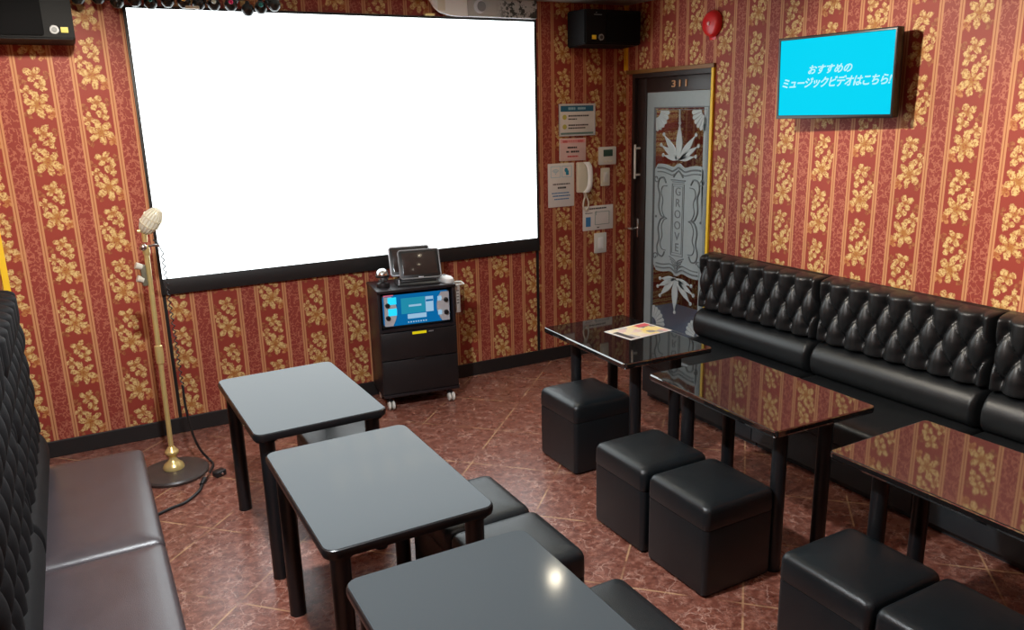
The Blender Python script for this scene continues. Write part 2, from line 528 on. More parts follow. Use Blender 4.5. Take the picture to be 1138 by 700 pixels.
# ------------------------------------------------------------------ door (local x = -world y, front = -y)
door = thing('door_1', 'dark framed glass door with etched leaf pattern, bronze numerals 311 on its top rail', 'door', (0, 0, 0), -PI/2)
door['kind'] = 'structure'
b = B()
box(b, .075, .105, .0, .12, 0, 2.05); box(b, .885, .905, .0, .12, 0, 2.05); box(b, .105, .885, .0, .12, 2.02, 2.05)
obj('door_frame', b, M['door_wood'], door, False)
b = B()
box(b, .106, .205, .025, .065, .012, 2.018, .003); box(b, .872, .884, .025, .065, .012, 2.018, .002)
box(b, .205, .872, .025, .065, 1.92, 2.018, .003); box(b, .205, .872, .025, .065, .012, .12, .003)
obj('door_leaf', b, M['door_wood'], door, True)
b = B(); box(b, .205, .872, .042, .050, .12, 1.92); obj('glass_pane', b, M['glass'], door, False)
b = B(); frame_xz(b, .206, .871, .122, 1.918, .075, .036, .0415, .10, .10); obj('frosted_border', b, M['frost'], door, False)
b = B(); frame_xz(b, .283, .842, .225, 1.817, .008, .035, .0415); frame_xz(b, .300, .826, .245, 1.800, .004, .035, .0415)
obj('etched_line', b, M['etch'], door, False)
cxd = .562
# frosted middle panel with scalloped ends
def scallop(zb, sgn):
    pts = []
    for k in range(33):
        t = -1 + 2*k/32
        x = cxd + t*.255
        z = zb + sgn*(.045*math.exp(-(t/.16)**2) - .03*math.cos(t*PI*1.0)*(1-abs(t))*1.0 - .035*(abs(t) > .88)*((abs(t)-.88)/.12))
        pts.append((x, z))
    return pts
top = scallop(1.425, 1); bot = scallop(.665, -1)
b = B(); prism_xz(b, top[::-1] + bot, .036, .0415); obj('frosted_panel', b, M['frost'], door, False)
def ribbon(bm, pts, r=.0045, sub=8, y=.034):
    tube(bm, [(x, y, z) for x, z in pts], r, 6, sub)
b = B()
for sgn, base in ((1, 1.425), (-1, .665)):
    for off, rr in ((.028, .006), (.055, .004)):
        pts = scallop(base - sgn*off, sgn)[2:-2]
        ribbon(b, pts[::2], rr, 3)
    for mx in (-1, 1):
        pts = [(cxd+mx*(.235 - .028*math.cos(a)*(1-a/9)), base - sgn*(.10 + .028*math.sin(a)*(1-a/9))) for a in [k*.5 for k in range(14)]]
        ribbon(b, pts, .004, 2)
# side brackets
for mx in (-1, 1):
    pts = [(cxd+mx*.13, .81), (cxd+mx*.155, .775), (cxd+mx*.20, .785), (cxd+mx*.215, .84), (cxd+mx*.195, .90), (cxd+mx*.205, .98),
           (cxd+mx*.18, 1.04), (cxd+mx*.15, 1.055), (cxd+mx*.18, 1.07), (cxd+mx*.205, 1.13), (cxd+mx*.195, 1.21), (cxd+mx*.215, 1.27), (cxd+mx*.20, 1.325), (cxd+mx*.155, 1.335), (cxd+mx*.13, 1.30)]
    ribbon(b, pts, .006, 5)
    pts2 = [(cxd+mx*(abs(x-cxd)-.035 if 1 else 0), .81 + (z-.81)*.82+.04) for x, z in pts[1:-1]]
    ribbon(b, pts2, .0035, 5)
    lathe(b, [(0, 0), (.010, .001), (.007, .005), (0, .006)], 12, (cxd+mx*.235, .036, 1.055), Matrix.Rotation(PI/2, 4, 'X'))
# cartouche
frame_xz(b, cxd-.065, cxd+.065, .795, 1.30, .005, .033, .0365)
frame_xz(b, cxd-.05, cxd+.05, .815, 1.285, .003, .033, .0365)
for k in range(4):
    ribbon(b, [(cxd-.075+.012*k, .785-.018*k), (cxd-.02, .765-.018*k), (cxd, .745-.02*k), (cxd+.02, .765-.018*k), (cxd+.075-.012*k, .785-.018*k)], .004, 4)
ribbon(b, [(cxd-.075, 1.325), (cxd+.075, 1.325)], .004, 1); ribbon(b, [(cxd-.06, 1.312), (cxd+.06, 1.312)], .003, 1)
ribbon(b, [(cxd-.05, 1.345), (cxd, 1.39), (cxd+.05, 1.345)], .006, 4)
obj('etched_scrollwork', b, M['etch'], door, True)
b = B()
for i, ch in enumerate('GROOVE'):
    t = text_bm(ch, .082, 0, .001, cxd, 1.245-.078*i, .0345, 0.0, 1.0, 1.05)
    me = bpy.data.meshes.new('x'); t.to_mesh(me); t.free(); b.from_mesh(me); bpy.data.meshes.remove(me)
obj('etched_lettering', b, M['etch'], door, False)
# etched leaves: seven lobes tipped with dots
def leaf(bm, cx, cz, lobes, y0=.036, y1=.0415):
    for tx, tz, wd in lobes:
        L = math.hypot(tx, tz); ux, uz = tx/L, tz/L; px, pz = -uz, ux
        out = []
        prof = [(0, .12), (.15, .5), (.35, .95), (.5, 1.0), (.7, .72), (.85, .34), (1.0, .03)]
        for s, ww in prof: out.append((cx+ux*L*s+px*wd*ww, cz+uz*L*s+pz*wd*ww))
        for s, ww in prof[::-1]: out.append((cx+ux*L*s-px*wd*ww, cz+uz*L*s-pz*wd*ww))
        prism_xz(bm, out, y0, y1)
        lathe(bm, [(0, 0), (.014, .001), (.012, .005), (0, .006)], 12, (cx+ux*(L+.008), y1, cz+uz*(L+.008)), Matrix.Rotation(PI/2, 4, 'X'))
b = B()
lob = [(.16, .165, .026), (-.16, .165, .026), (.185, .095, .021), (-.185, .095, .021), (.16, .028, .017), (-.16, .028, .017)]
leaf(b, cxd-.005, 1.462, lob + [(0, .24, .032)])
ribbon(b, [(cxd-.005, 1.70), (cxd-.006, 1.80)], .006, 1, .038)
obj('etched_leaf', b, M['etch_light'], door, False)
b = B(); leaf(b, cxd-.01, .632, [(x*1.0, -z*.9, w) for x, z, w in lob] + [(0, -.24, .032)])
obj('etched_leaf', b, M['etch_light'], door, False)
b = B()
for mx, zc, sg in ((-1, 1.795, -1), (1, 1.795, -1), (-1, .25, 1), (1, .25, 1)):
    cx0 = cxd + mx*.258
    for k in range(6):
        a0, a1 = k*PI/12+.02, (k+1)*PI/12-.02
        out = [(cx0 - mx*.05*math.cos(a0), zc + sg*.05*math.sin(a0)), (cx0 - mx*.05*math.cos(a1), zc + sg*.05*math.sin(a1)),
               (cx0 - mx*.135*math.cos(a1), zc + sg*.135*math.sin(a1)), (cx0 - mx*.145*math.cos((a0+a1)/2), zc + sg*.145*math.sin((a0+a1)/2)), (cx0 - mx*.135*math.cos(a0), zc + sg*.135*math.sin(a0))]
        prism_xz(b, out, .036, .0415)
obj('etched_fan', b, M['etch_light'], door, False)
obj('door_number', text_bm('311', .062, 0, .003, .568, 1.966, .021, .0006, 1.15, 1.75), M['orange_no'], door, False)
hd = B()
box(hd, .137, .152, -.028, -.014, 1.315, 1.56, .005); box(hd, .139, .150, -.014, .026, 1.335, 1.35); box(hd, .139, .150, -.014, .026, 1.525, 1.54)
obj('door_pull', hd, M['white_plastic'], door)
hd = B()
box(hd, .112, .142, .018, .026, .88, 1.02, .003); cyl(hd, (.127, .02, .945), (.127, -.03, .945), .010)
tube(hd, [(.127, -.028, .945), (.09, -.034, .945), (.035, -.03, .938)], .009, 10)
obj('door_handle', hd, M['steel'], door)

# ------------------------------------------------------------------ projection screen
ps = thing('projection_screen', 'large bright white projection screen with black border on the striped wall', 'projection screen', (0, 0, 0))
b = B(); box(b, SX0, SX1, -.022, -.002, SZ0, SZ1); obj('screen_surface', b, M['screen'], ps, False)
b = B()
box(b, SX0-.016, SX0, -.026, -.001, SBZ, SZ1+.014, .002); box(b, SX1, SX1+.018, -.026, -.007, SBZ, SZ1+.014, .002)
box(b, SX0, SX1, -.026, -.001, SBZ, SZ0, .002); box(b, SX0, SX1, -.026, -.001, SZ1, SZ1+.014, .002)
obj('screen_border', b, M['base_black'], ps)
b = text_bm('おすすめの', .17, .25, .0005, -2.0, 1.80, -.0228, .002)
obj('projected_lettering', b, M['screen_text'], ps, False)
b = text_bm('ミュージックビデオはこちら!', .17, .25, .0005, -2.0, 1.58, -.0228, .002)
obj('projected_lettering', b, M['screen_text'], ps, False)

# ------------------------------------------------------------------ stuff along the top of the back wall
def speaker(name_label, loc, rotz, mir, group):
    t = thing('loudspeaker', name_label, 'loudspeaker', loc, rotz, group)
    # local: width .46 along x, front -y, height .235, wedge front
    b = B()
    prism_xz(b, [(-.23, 0), (.23, 0), (.23, .235), (-.23, .235)], -.20, .02)
    for v in b.verts:
        if v.co.y < -.1: v.co.z = .012 + (v.co.z)*.93
    bmesh.ops.bevel(b, geom=list(b.edges), offset=.008, segments=2, affect='EDGES')
    obj('cabinet', b, M['speaker'], t)
    b = B(); x0, x1 = (-.215, .10) if mir > 0 else (-.06, .215)
    rrslab(b, x1-x0, .185, .012, -.209, -.1985, .003, 4, 'y', ((x0+x1)/2, 0, .12)); obj('front_grille', b, M['grille'], t)
    b = B(); cyl(b, (mir*(.145 if mir > 0 else .105), -.209, .055), (mir*(.145 if mir > 0 else .105), -.198, .055), .020, .020, 24)
    g = obj('emblem_ring', b, M['plastic_grey'], t)
    b = B(); cyl(b, (mir*(.145 if mir > 0 else .105), -.211, .055), (mir*(.145 if mir > 0 else .105), -.2085, .055), .012, .012, 20)
    obj('emblem_centre', b, M['plastic_black'], g)
    b = B(); x = mir*.19 if mir > 0 else -.150
    x = .188 if mir > 0 else -.160
    box(b, x-.016, x+.016, -.206, -.198, .042, .068, .001); obj('emblem_plate', b, M['ink_olive'] if mir > 0 else M['yellow'], t)
    if mir < 0:
        b = B(); box(b, -.16, -.10, -.206, -.197, .195, .199); box(b, -.145, -.139, -.206, -.197, .207, .213); obj('printed_name', b, M['plastic_grey'], t, False)
    b = B(); box(b, -.06, .06, .018, .0625, .07, .17, .004); obj('wall_bracket', b, M['plastic_black'], t)
    b = B(); box(b, -.02, .02, -.02, .0625, .230, .248, .002); obj('top_bracket', b, M['plastic_black'], t)
    return t
speaker('black wall loudspeaker beside the dark garland, at the left end of the screen', (-3.745, -.064, 2.192), 0.0, 1, 'wall loudspeakers')
speaker('black wall loudspeaker above the notices between screen and door', (-.305, -.064, 2.222), 0.0, -1, 'wall loudspeakers')

# garland of dark baubles with coloured bulbs
g = thing('garland', 'dark garland with small coloured bulbs hung along the top edge of the screen', 'garland', (-2.985, -.16, 2.408))
b = B()
cord = [(-.52 + 1.02*k/12, .0+.012*math.sin(k*2.1), .035+.012*math.cos(k*1.7)) for k in range(13)]
tube(b, cord, .007, 8, 4); obj('cord', b, M['cable'], g)
M['bauble'] = plain('dark_bauble', (.012, .012, .010), .28)
bulbcol = {'pink': (.80, .03, .16), 'yellow': (.85, .50, .05), 'white': (.75, .85, .75), 'teal': (.02, .22, .20), 'dark': (.02, .03, .02)}
bm_cols = {k: plain('bulb_'+k, v, .12) for k, v in bulbcol.items()}
xs = [-.49, -.40, -.315, -.235, -.16, -.075, .0, .075, .155, .235, .325, .40, .465]
kinds = ['dark', 'dark', 'dark', 'pink', 'teal', 'dark', 'yellow', 'dark', 'white', 'pink', 'dark', 'teal', 'dark']
for i, (x, kd) in enumerate(zip(xs, kinds)):
    dz = [.0, .008, -.006, .0, -.008, .006, .0, -.004, -.002, -.006, -.026, -.01, .002][i]
    b = B(); yy = -.01 + .02*((i*7) % 3)
    lathe(b, [(0, -.034), (.016, -.030), (.030, -.014), (.034, .004), (.027, .022), (.012, .034), (.009, .046), (0, .048)], 18, (x, yy, dz))
    o = obj('bauble', b, M['bauble'], g)
    if kd != 'dark':
        b = B(); sphere(b, (x-.004, yy-.030, dz+.012), .013, 1, .8, 1, 14, 8); obj('bulb', b, bm_cols[kd], o)
b = B()
for k in range(40):
    a = random.uniform(0, 2*PI); x = -.5 + 1.0*k/40; L = random.uniform(.03, .055)
    tube(b, [(x, 0, .035), (x+random.uniform(-.02, .02), math.cos(a)*L*.6, .035+math.sin(a)*L)], lambda t: .009*(1-.7*t), 5, 1)
obj('tinsel', b, M['bauble'], g)
b = B(); box(b, .0, .07, -.035, -.02, -.035, -.02, .003); obj('clip', b, M['cream'], g)
b = B()
for x in (-.47, .46):
    b = B(); box(b, x-.008, x+.008, .0, .158, .028, .044, .002); obj('hook', b, M['cable'], g)

# white unit above the right end of the screen
u = thing('wall_projector', 'white and grey rounded projector unit fixed above the right end of the screen', 'projector', (-1.15, -.002, 2.402))
b = B()
out = [(.372, 0), (.372, .116), (-.40, .116), (-.385, .085), (-.36, .045), (-.32, .018), (-.26, .004), (-.20, 0)]
prism_xz(b, out, -.052, -.027); bmesh.ops.bevel(b, geom=[e for e in b.edges], offset=.004, segments=2, affect='EDGES')
obj('housing', b, M['bright_white'], u)
n_ = NT('mottled_grey_panel')
pp = n_.objco()
msk = n_.ss(.49, .54, n_.noise(pp, 26, 4, .7))
msk = n_.m('MULTIPLY', msk, n_.ss(.05, .16, n_.sep(pp)[0]))
n_.set(Base_Color=n_.mix(msk, (.42, .42, .40), (.03, .035, .03)), Roughness=.4)
b = B(); box(b, -.135, .370, -.060, -.050, .002, .114, .002); obj('front_panel', b, n_.mat, u)
b = B()
cyl(b, (-.055, -.056, .062), (-.055, -.072, .062), .042, .038, 28); l = obj('lens_ring', b, M['silver'], u)
b = B(); sphere(b, (-.045, -.070, .062), .032, 1, .3, 1); obj('lens', b, M['plastic_grey'], l)
b = B(); box(b, -.34, -.29, -.055, -.050, .03, .10, .001); obj('side_vent', b, M['cream'], u)
b = B(); box(b, -.42, -.36, -.05, -.002, -.0, .012, .002); obj('mount_bracket', b, M['brass'], u)

# fire alarm bell
fb = thing('fire_alarm_bell', 'round red fire alarm bell on the wall above the door', 'alarm bell', (-.001, -.895, 2.31), -PI/2)
b = B(); rot = Matrix.Rotation(PI/2, 4, 'X')
lathe(b, [(0, .042), (.045, .040), (.066, .034), (.075, .024), (.078, .014), (.080, .010), (.080, .004), (.06, .002), (0, .0025)][::-1], 32, (0, 0, 0), rot); obj('gong', b, M['red'], fb)
b = B(); lathe(b, [(0, .050), (.010, .048), (.013, .042), (0, .040)][::-1], 16, (0, 0, 0), rot); obj('centre_cap', b, M['ink_pink'], fb)
b = B(); box(b, -.03, .03, -.004, -.0, -.095, -.06, .002); obj('mounting_plate', b, M['red'], fb)

# ------------------------------------------------------------------ television
tv = thing('television', 'flat screen television with cyan screen and white lettering on the right wall', 'television', (-.14, -1.942, 1.948), -PI/2+.077, None, .033)
b = B(); rrslab(b, .685, .42, .008, .0, .045, .004, 3, 'y'); obj('housing', b, M['plastic_black'], tv)
b = B(); frame_xz(b, -.3425, .3425, -.21, .21, .013, -.008, .004, .018, .014); bmesh.ops.bevel(b, geom=list(b.edges), offset=.0015, segments=1, affect='EDGES'); obj('bezel', b, M['edge_black'], tv)
b = B(); box(b, -.3295, .3295, -.003, .002, -.192, .196); obj('screen', b, M['tv_cyan'], tv, False)
obj('screen_lettering', text_bm('おすすめの', .050, .30, .0004, -.025, .035, -.0036, .0012, 1.0, 1.05), M['tv_white'], tv, False)
obj('screen_lettering', text_bm('ミュージックビデオはこちら!', .056, .30, .0004, .0, -.030, -.0036, .0014, .86, .92), M['tv_white'], tv, False)
b = B(); box(b, -.10, .10, .044, .060, -.10, .10, .004); box(b, -.05, .05, .058, .139, -.035, .035, .002); obj('wall_bracket', b, M['plastic_black'], tv)

# ------------------------------------------------------------------ notices and switches by the door
def lines(bm, rows, y=-.0072, t=.004):
    for x0, x1, z, h in rows:
        # broken strokes of print
        x = x0
        while x < x1 - .004:
            w = min(random.uniform(.006, .02), x1-x)
            box(bm, x, x+w*.8, y, y+t, z-h/2, z+h/2)
            x += w
    return bm
def print_rows(name, rows, mat, parent, y=-.0072):
    for r_ in rows: obj(name, lines(B(), [r_], y), mat, parent, False)
def board(label, x0, x1, z0, z1, rot=0.0, mat='paper'):
    t = thing('notice', label, 'notice', ((x0+x1)/2, -.001, (z0+z1)/2), 0, 'notices by the door')
    t.rotation_euler = (0, rot, 0)
    b = B(); rrslab(b, x1-x0, z1-z0, .004, -.006, 0, .001, 3, 'y'); obj('sheet', b, M[mat], t)
    return t
nb = board('white notice with dark blue header, topmost of the notices by the door', -.582, -.278, 1.634, 1.855)
b = B(); box(b, -.138, .138, -.0075, -.004, .058, .098); obj('header_band', b, M['ink_teal'], nb, False)
print_rows('header_lettering', [(-.075, -.012, .078, .018), (.004, .075, .078, .016)], M['ink_teal_light'], nb, -.0088)
b = B(); box(b, -.138, .138, -.0075, -.004, -.100, -.086); obj('footer_band', b, M['ink_green'], nb, False)
print_rows('printed_lines', [(-.075, .10, .028, .010), (-.075, .0, .006, .008), (-.075, .10, -.036, .010), (-.075, .07, -.056, .009)], M['ink'], nb)
for zz in (.02, -.046):
    b = B(); cyl(b, (-.106, -.004, zz), (-.106, -.0078, zz), .017, .017, 16); obj('round_mark', b, M['ink_olive'], nb)
b = B(); frame_xz(b, -.152, .152, -.110, .110, .006, -.010, -.001); obj('frame', b, M['silver'], nb, False)
nb = board('small pink notice with red header, under the blue-headed notice', -.579, -.358, 1.462, 1.618, .01, 'paper')
b = B(); rrslab(b, .217, .152, .004, -.0066, -.005, .0005, 3, 'y'); obj('tint', b, plain('print_pale_pink', (.72, .50, .47), .6), nb)
b = B(); box(b, -.105, .105, -.0075, -.005, .045, .072); obj('header_band', b, M['ink_pink'], nb, False)
print_rows('header_lettering', [(-.085, -.045, .056, .014), (.045, .09, .058, .014), (-.04, .045, .058, .006)], M['ink_red'], nb, -.0085)
print_rows('printed_lines', [(-.045, .04, .014, .011), (-.055, -.03, -.015, .012), (-.018, .055, -.015, .013)], M['ink'], nb, -.0085)
print_rows('printed_line', [(-.045, .045, -.048, .010)], M['ink_red'], nb, -.0085)
nb = board('white portrait notice with wireless symbols, left of the wall phone', -.677, -.459, 1.14, 1.448)
b = B(); frame_xz(b, -.088, -.006, .055, .135, .003, -.0075, -.005); frame_xz(b, .006, .088, .055, .135, .003, -.0075, -.005); obj('symbol_frame', b, M['ink_teal_light'], nb, False)
b = B()
for rr in (.030, .021, .012):
    tube(b, [(-.047+rr*math.cos(a)*1.1, -.0065, .082+rr*math.sin(a)) for a in [PI*(.2+.6*k/8) for k in range(9)]], .0022, 6, 1)
sphere(b, (-.047, -.006, .082), .004, 1, .4, 1, 10, 6); obj('wireless_symbol', b, M['ink_teal_light'], nb)
b = B(); sphere(b, (.042, -.006, .105), .014, 1, .25, 1.1, 14, 8); box(b, .040, .062, -.0075, -.005, .070, .102, .003); obj('hand_symbol', b, plain('print_cyan', (.02, .25, .38), .5), nb)
print_rows('printed_lines', [(-.07, .075, .008, .008), (-.03, .045, -.018, .013)], M['ink'], nb)
print_rows('printed_lines', [(-.08, .07, -.055, .008), (-.072, .08, -.075, .009), (-.06, .065, -.098, .008)], M['ink_blue'], nb)
nb = board('white plan notice with blue square, lowest of the notices by the door', -.382, -.113, .945, 1.125)
b = B(); frame_xz(b, -.03, .10, -.052, .045, .003, -.0075, -.005); box(b, -.02, -.017, -.0075, -.005, .02, .05); obj('plan_outline', b, M['ink_green'], nb, False)
b = B(); box(b, -.11, -.068, -.0075, -.005, -.060, .010); obj('blue_square', b, M['ink_blue'], nb, False)
print_rows('printed_lines', [(-.08, .075, .070, .010), (-.115, -.05, .038, .005), (-.01, .01, -.072, .008)], M['ink'], nb)

t = thing('thermostat', 'square white thermostat with small dark display beside the door', 'thermostat', (-.173, -.001, 1.483))
b = B(); rrslab(b, .148, .128, .008, -.022, 0, .003, 4, 'y'); obj('case', b, M['white_plastic'], t)
b = B(); rrslab(b, .082, .048, .003, -.0235, -.020, .001, 3, 'y', (.0, 0, .020)); obj('display', b, M['lcd'], t)
b = B()
for k in range(3): box(b, -.04+.03*k, -.02+.03*k, -.0245, -.021, -.045, -.035, .001)
obj('button', b, M['cream'], t)
t = thing('light_switch', 'narrow cream switch directly under the thermostat', 'light switch', (-.187, -.001, 1.330), 0, 'wall switches')
b = B(); rrslab(b, .076, .130, .006, -.012, 0, .002, 4, 'y'); obj('plate', b, M['cream'], t)
b = B(); rrslab(b, .036, .075, .003, -.017, -.011, .002, 3, 'y'); obj('rocker', b, M['white_plastic'], t)
t = thing('light_switch', 'white switch plate directly under the plan notice', 'light switch', (-.228, -.001, .845), 0, 'wall switches')
b = B(); rrslab(b, .108, .150, .006, -.010, 0, .002, 4, 'y'); obj('plate', b, M['white_plastic'], t)
b = B(); rrslab(b, .045, .085, .003, -.015, -.009, .002, 3, 'y'); obj('rocker', b, M['bright_white'], t)

t = thing('wall_phone', 'cream wall phone with a dangling looped cord by the door', 'phone', (-.392, -.001, 1.34))
b = B(); rrslab(b, .085, .215, .008, -.030, 0, .004, 4, 'y', (-.005, 0, 0)); obj('cradle', b, M['cream'], t)
b = B()
hp = [(.022, -.034, .108), (.034, -.056, .07), (.038, -.060, 0), (.032, -.056, -.07), (.016, -.036, -.108)]
P_ = smooth_path(hp, 5)
rings = []
for i, p in enumerate(P_):
    tt = i/(len(P_)-1); wd = .020 + .008*abs(2*tt-1)**2; dp = .014 + .006*abs(2*tt-1)**3
    rings.append([b.verts.new(p + Vector((wd*math.cos(2*PI*k/12), dp*math.sin(2*PI*k/12), 0))) for k in range(12)])
for A_, C_ in zip(rings[:-1], rings[1:]):
    for k in range(12): b.faces.new((A_[k], A_[(k+1) % 12], C_[(k+1) % 12], C_[k]))
b.faces.new(rings[0]); b.faces.new(rings[-1])
obj('handset', b, M['bright_white'], t)
b = B()
c = [(.014, -.03, -.10), (.026, -.026, -.135), (.045, -.022, -.175), (.046, -.02, -.215), (.025, -.02, -.238), (.003, -.02, -.215), (.006, -.02, -.175), (.018, -.018, -.14), (.012, -.012, -.105)]
tube(b, c, .0062, 8, 6); obj('cord', b, M['cream'], t)

# ------------------------------------------------------------------ karaoke cabinet
CC = (-1.838, -.218, 0); CR = math.radians(-7.5)
cab = thing('equipment_cabinet', 'tall dark equipment cabinet on white casters below the screen', 'cabinet', CC, CR)
b = B()
W2, D2 = .2465, .16
box(b, -W2, -W2+.018, -D2+.01, D2, .105, .757, .002); box(b, W2-.018, W2, -D2+.01, D2, .105, .757, .002)
box(b, -W2+.018, W2-.018, D2-.012, D2, .105, .757); box(b, -W2+.018, W2-.018, -D2+.01, D2-.012, .508, .524)
box(b, -W2, W2, -D2-.004, D2, .085, .105, .003)
obj('body', b, M['brown_black'], cab)
b = B(); box(b, -W2-.004, W2+.004, -D2-.004, D2, .757, .777, .004); obj('top_panel', b, M['brown_black'], cab)
b = B(); box(b, -W2+.003, W2-.003, -D2-.006, -D2+.0095, .330, .505, .003); f1 = obj('drawer', b, M['black_wood'], cab)
b = B(); box(b, -W2+.003, W2-.003, -D2-.006, -D2+.0095, .110, .324, .003); f2 = obj('cabinet_door', b, M['black_wood'], cab)
b = B(); box(b, -.04, .03, -D2-.012, -D2-.004, .318, .332, .003); obj('handle', b, M['edge_black'], f2)
b = B(); box(b, -.045, .045, -D2-.009, -D2-.003, .484, .500, .001); obj('yellow_tag', b, M['led_yellow'], f1, label='bright yellow tag')
b = B(); box(b, .06, .09, -D2-.008, -D2-.003, .488, .496, .001); obj('small_tag', b, M['plastic_grey'], f1)
for x in (-.205, .19):
    for y in (-.125, .12):
        b = B(); cyl(b, (x, y, .062), (x, y, .085), .012); box(b, x-.018, x+.018, y-.016, y+.016, .05, .066, .003)
        c_ = obj('caster', b, M['plastic_black'], cab)
        b = B()
        for s in (-1, 1):
            lathe(b, [(0, -.010), (.022, -.009), (.028, -.005), (.028, .005), (.022, .009), (0, .010)], 20, (x+s*.013+.006, y-.012, .0285), Matrix.Rotation(PI/2, 4, 'Y') )
        obj('wheel', b, M['white_plastic'], c_, label='white twin wheel')

def cart(lx, ly, lz):
    c_, s_ = math.cos(CR), math.sin(CR)
    return (CC[0]+lx*c_-ly*s_, CC[1]+lx*s_+ly*c_, lz)
kp = thing('karaoke_player', 'karaoke player with glowing blue screen inside the cabinet bay', 'karaoke player', cart(0, 0, .526), CR)
b = B(); rrslab(b, .436, .212, .01, -.125, .12, .004, 4, 'y', (0, 0, .107)); obj('housing', b, M['plastic_black'], kp)
b = B(); rrslab(b, .425, .195, .02, -.131, -.124, .002, 4, 'y', (0, 0, .112)); obj('display', b, M['kp_blue'], kp, label='glowing blue display')
def arcpanel(bm, sx, z0, z1):
    out = []
    for k in range(9):
        t = -1+2*k/8
        out.append((sx*(.128 + .030*t*t), (z0+z1)/2 + t*(z1-z0)/2))
    out += [(sx*.207, z1), (sx*.207, z0)]
    prism_xz(bm, out, -.146, -.130)
for sx in (-1, 1):
    b = B(); arcpanel(b, sx, .020, .204); sp = obj('side_panel', b, M['silver'], kp, True, 30)
    for zz in (.072, .152):
        b = B(); cyl(b, (sx*.186, -.145, zz), (sx*.186, -.158, zz), .016, .013, 18); obj('knob', b, M['plastic_black'], sp)
    for zz in ((.085, .130), (.155, .200)) if sx < 0 else ((.06, .09), (.15, .18)):
        b = B(); box(b, sx*.158-.026, sx*.158+(.028 if sx < 0 else .000), -.149, -.1455, zz[0], zz[1], .002)
        obj('light_strip', b, M['kp_cyan' if sx < 0 else 'kp_pale'], sp, label='glowing light strip')
b = B(); box(b, -.098, .055, -.1335, -.130, .085, .185); obj('screen_window', b, M['kp_teal'], kp, False)
b = B(); box(b, -.06, .06, -.1345, -.130, .052, .080); box(b, .058, .108, -.1335, -.130, .085, .182); box(b, -.05, .03, -.1345, -.1325, .128, .140); obj('screen_block', b, M['kp_pale'], kp, False)
b = B(); box(b, .060, .106, -.1345, -.133, .150, .163); obj('screen_strip', b, M['kp_blue'], kp, False)
b = B()
for k in range(8): box(b, -.06+.016*k, -.052+.016*k, -.1335, -.130, .026, .034)
obj('status_lamps', b, M['kp_pale'], kp, False)
b = B(); box(b, -.205, -.145, -.131, -.125, .206, .2115); obj('indicator', b, M['kp_pink'], kp, False)

# tablets in their dock on top of the cabinet
def tablet(label, loc, rz, tilt, w, h, mats):
    t = thing('tablet_remote', label, 'tablet', loc, rz, 'song tablets', tilt)
    b = B(); rrslab(b, w, h, .016, -.012, .012, .004, 5, 'y', (0, 0, h/2)); obj('case', b, M['plastic_black'], t)
    b = B()
    tube(b, [(x, -.011, z+h/2) for x, z in rr_outline(w-.006, h-.006, .015, 5)], .0055, 8, 1, True); obj('rim', b, M[mats], t)
    b = B(); rrslab(b, w-.045, h-.045, .003, -.0135, -.011, .001, 3, 'y', (0, 0, h/2+.004)); obj('screen', b, M['tube_dark'], t)
    b = B(); box(b, -.016, .016, -.0145, -.011, .006, .013, .002); obj('home_button', b, M['silver'], t)
    return t
dk = thing('tablet_dock', 'black charging dock for tablets on the cabinet top', 'charging dock', cart(.035, -.035, .777), CR-.06)
b = B(); loft(b, [(.27, .17, .015, 0), (.27, .17, .015, .012), (.25, .15, .015, .022)], 5); obj('base', b, M['plastic_black'], dk)
b = B(); box(b, -.115, .115, -.070, -.045, .02, .034, .004); box(b, -.115, .115, .01, .03, .02, .04, .004); obj('ledge', b, M['plastic_black'], dk)
b = B(); box(b, -.129, -.123, -.080, -.068, .0, .045, .002); obj('upright_tab', b, M['silver'], dk)
tablet('song tablet with grey rim and dark screen, front one in the dock', cart(.052, -.078, .812), CR-.06, math.radians(-22), .262, .186, 'plastic_grey')
tablet('song tablet with its pale corner showing behind the front tablet', cart(.012, .005, .822), CR-.06, math.radians(-22), .262, .188, 'silver')

hm = thing('handheld_microphone', 'silver ball-headed microphone standing at the left of the cabinet top', 'microphone', cart(-.185, -.05, .777), CR)
b = B(); lathe(b, [(.040, 0), (.042, .01), (.038, .026), (.026, .030), (.022, .034), (0, .035)], 24); obj('cup', b, M['plastic_black'], hm)
b = B(); lathe(b, [(.020, .033), (.030, .045), (.040, .062), (.042, .082), (.034, .102), (.018, .114), (0, .117)], 24); obj('grille_head', b, M['steel'], hm)
b = B(); lathe(b, [(.0415, .064), (.044, .068), (.044, .074), (.0425, .078)], 24); obj('band', b, M['plastic_black'], hm)
wr = thing('remote_control', 'white rounded remote lying at the right edge of the cabinet top', 'remote control', cart(.212, -.085, .777), CR+.3)
b = B(); loft(b, [(.050, .11, .02, 0), (.058, .12, .024, .012), (.055, .115, .024, .028), (.034, .085, .014, .040)], 6); obj('shell', b, M['bright_white'], wr)
b = B(); cyl(b, (0, .02, .040), (0, .02, .045), .012, .010, 16); obj('button', b, M['plastic_grey'], wr)
pc = thing('wall_pouch', 'clear plastic pouch hanging on the right side of the cabinet', 'pouch', cart(W2+.002, -.09, .56), CR)
b = B(); box(b, .0, .07, -.04, .06, .0, .20, .012); obj('sleeve', b, M['film'], pc)
b = B(); box(b, .0, .006, -.03, .05, .19, .235, .002); tube(b, [(.004, -.03, .20), (.04, -.042, .205), (.07, -.03, .20), (.072, .05, .20), (.04, .062, .2), (.004, .05, .20)], .004, 6, 4); obj('rim', b, M['white_plastic'], pc)
rc = thing('remote_control', 'white slim remote standing inside the clear pouch beside the cabinet', 'remote control', cart(W2+.03, -.10, .575), CR)
b = B(); rrslab(b, .035, .022, .008, 0, .18, .004, 4); obj('case', b, M['bright_white'], rc)
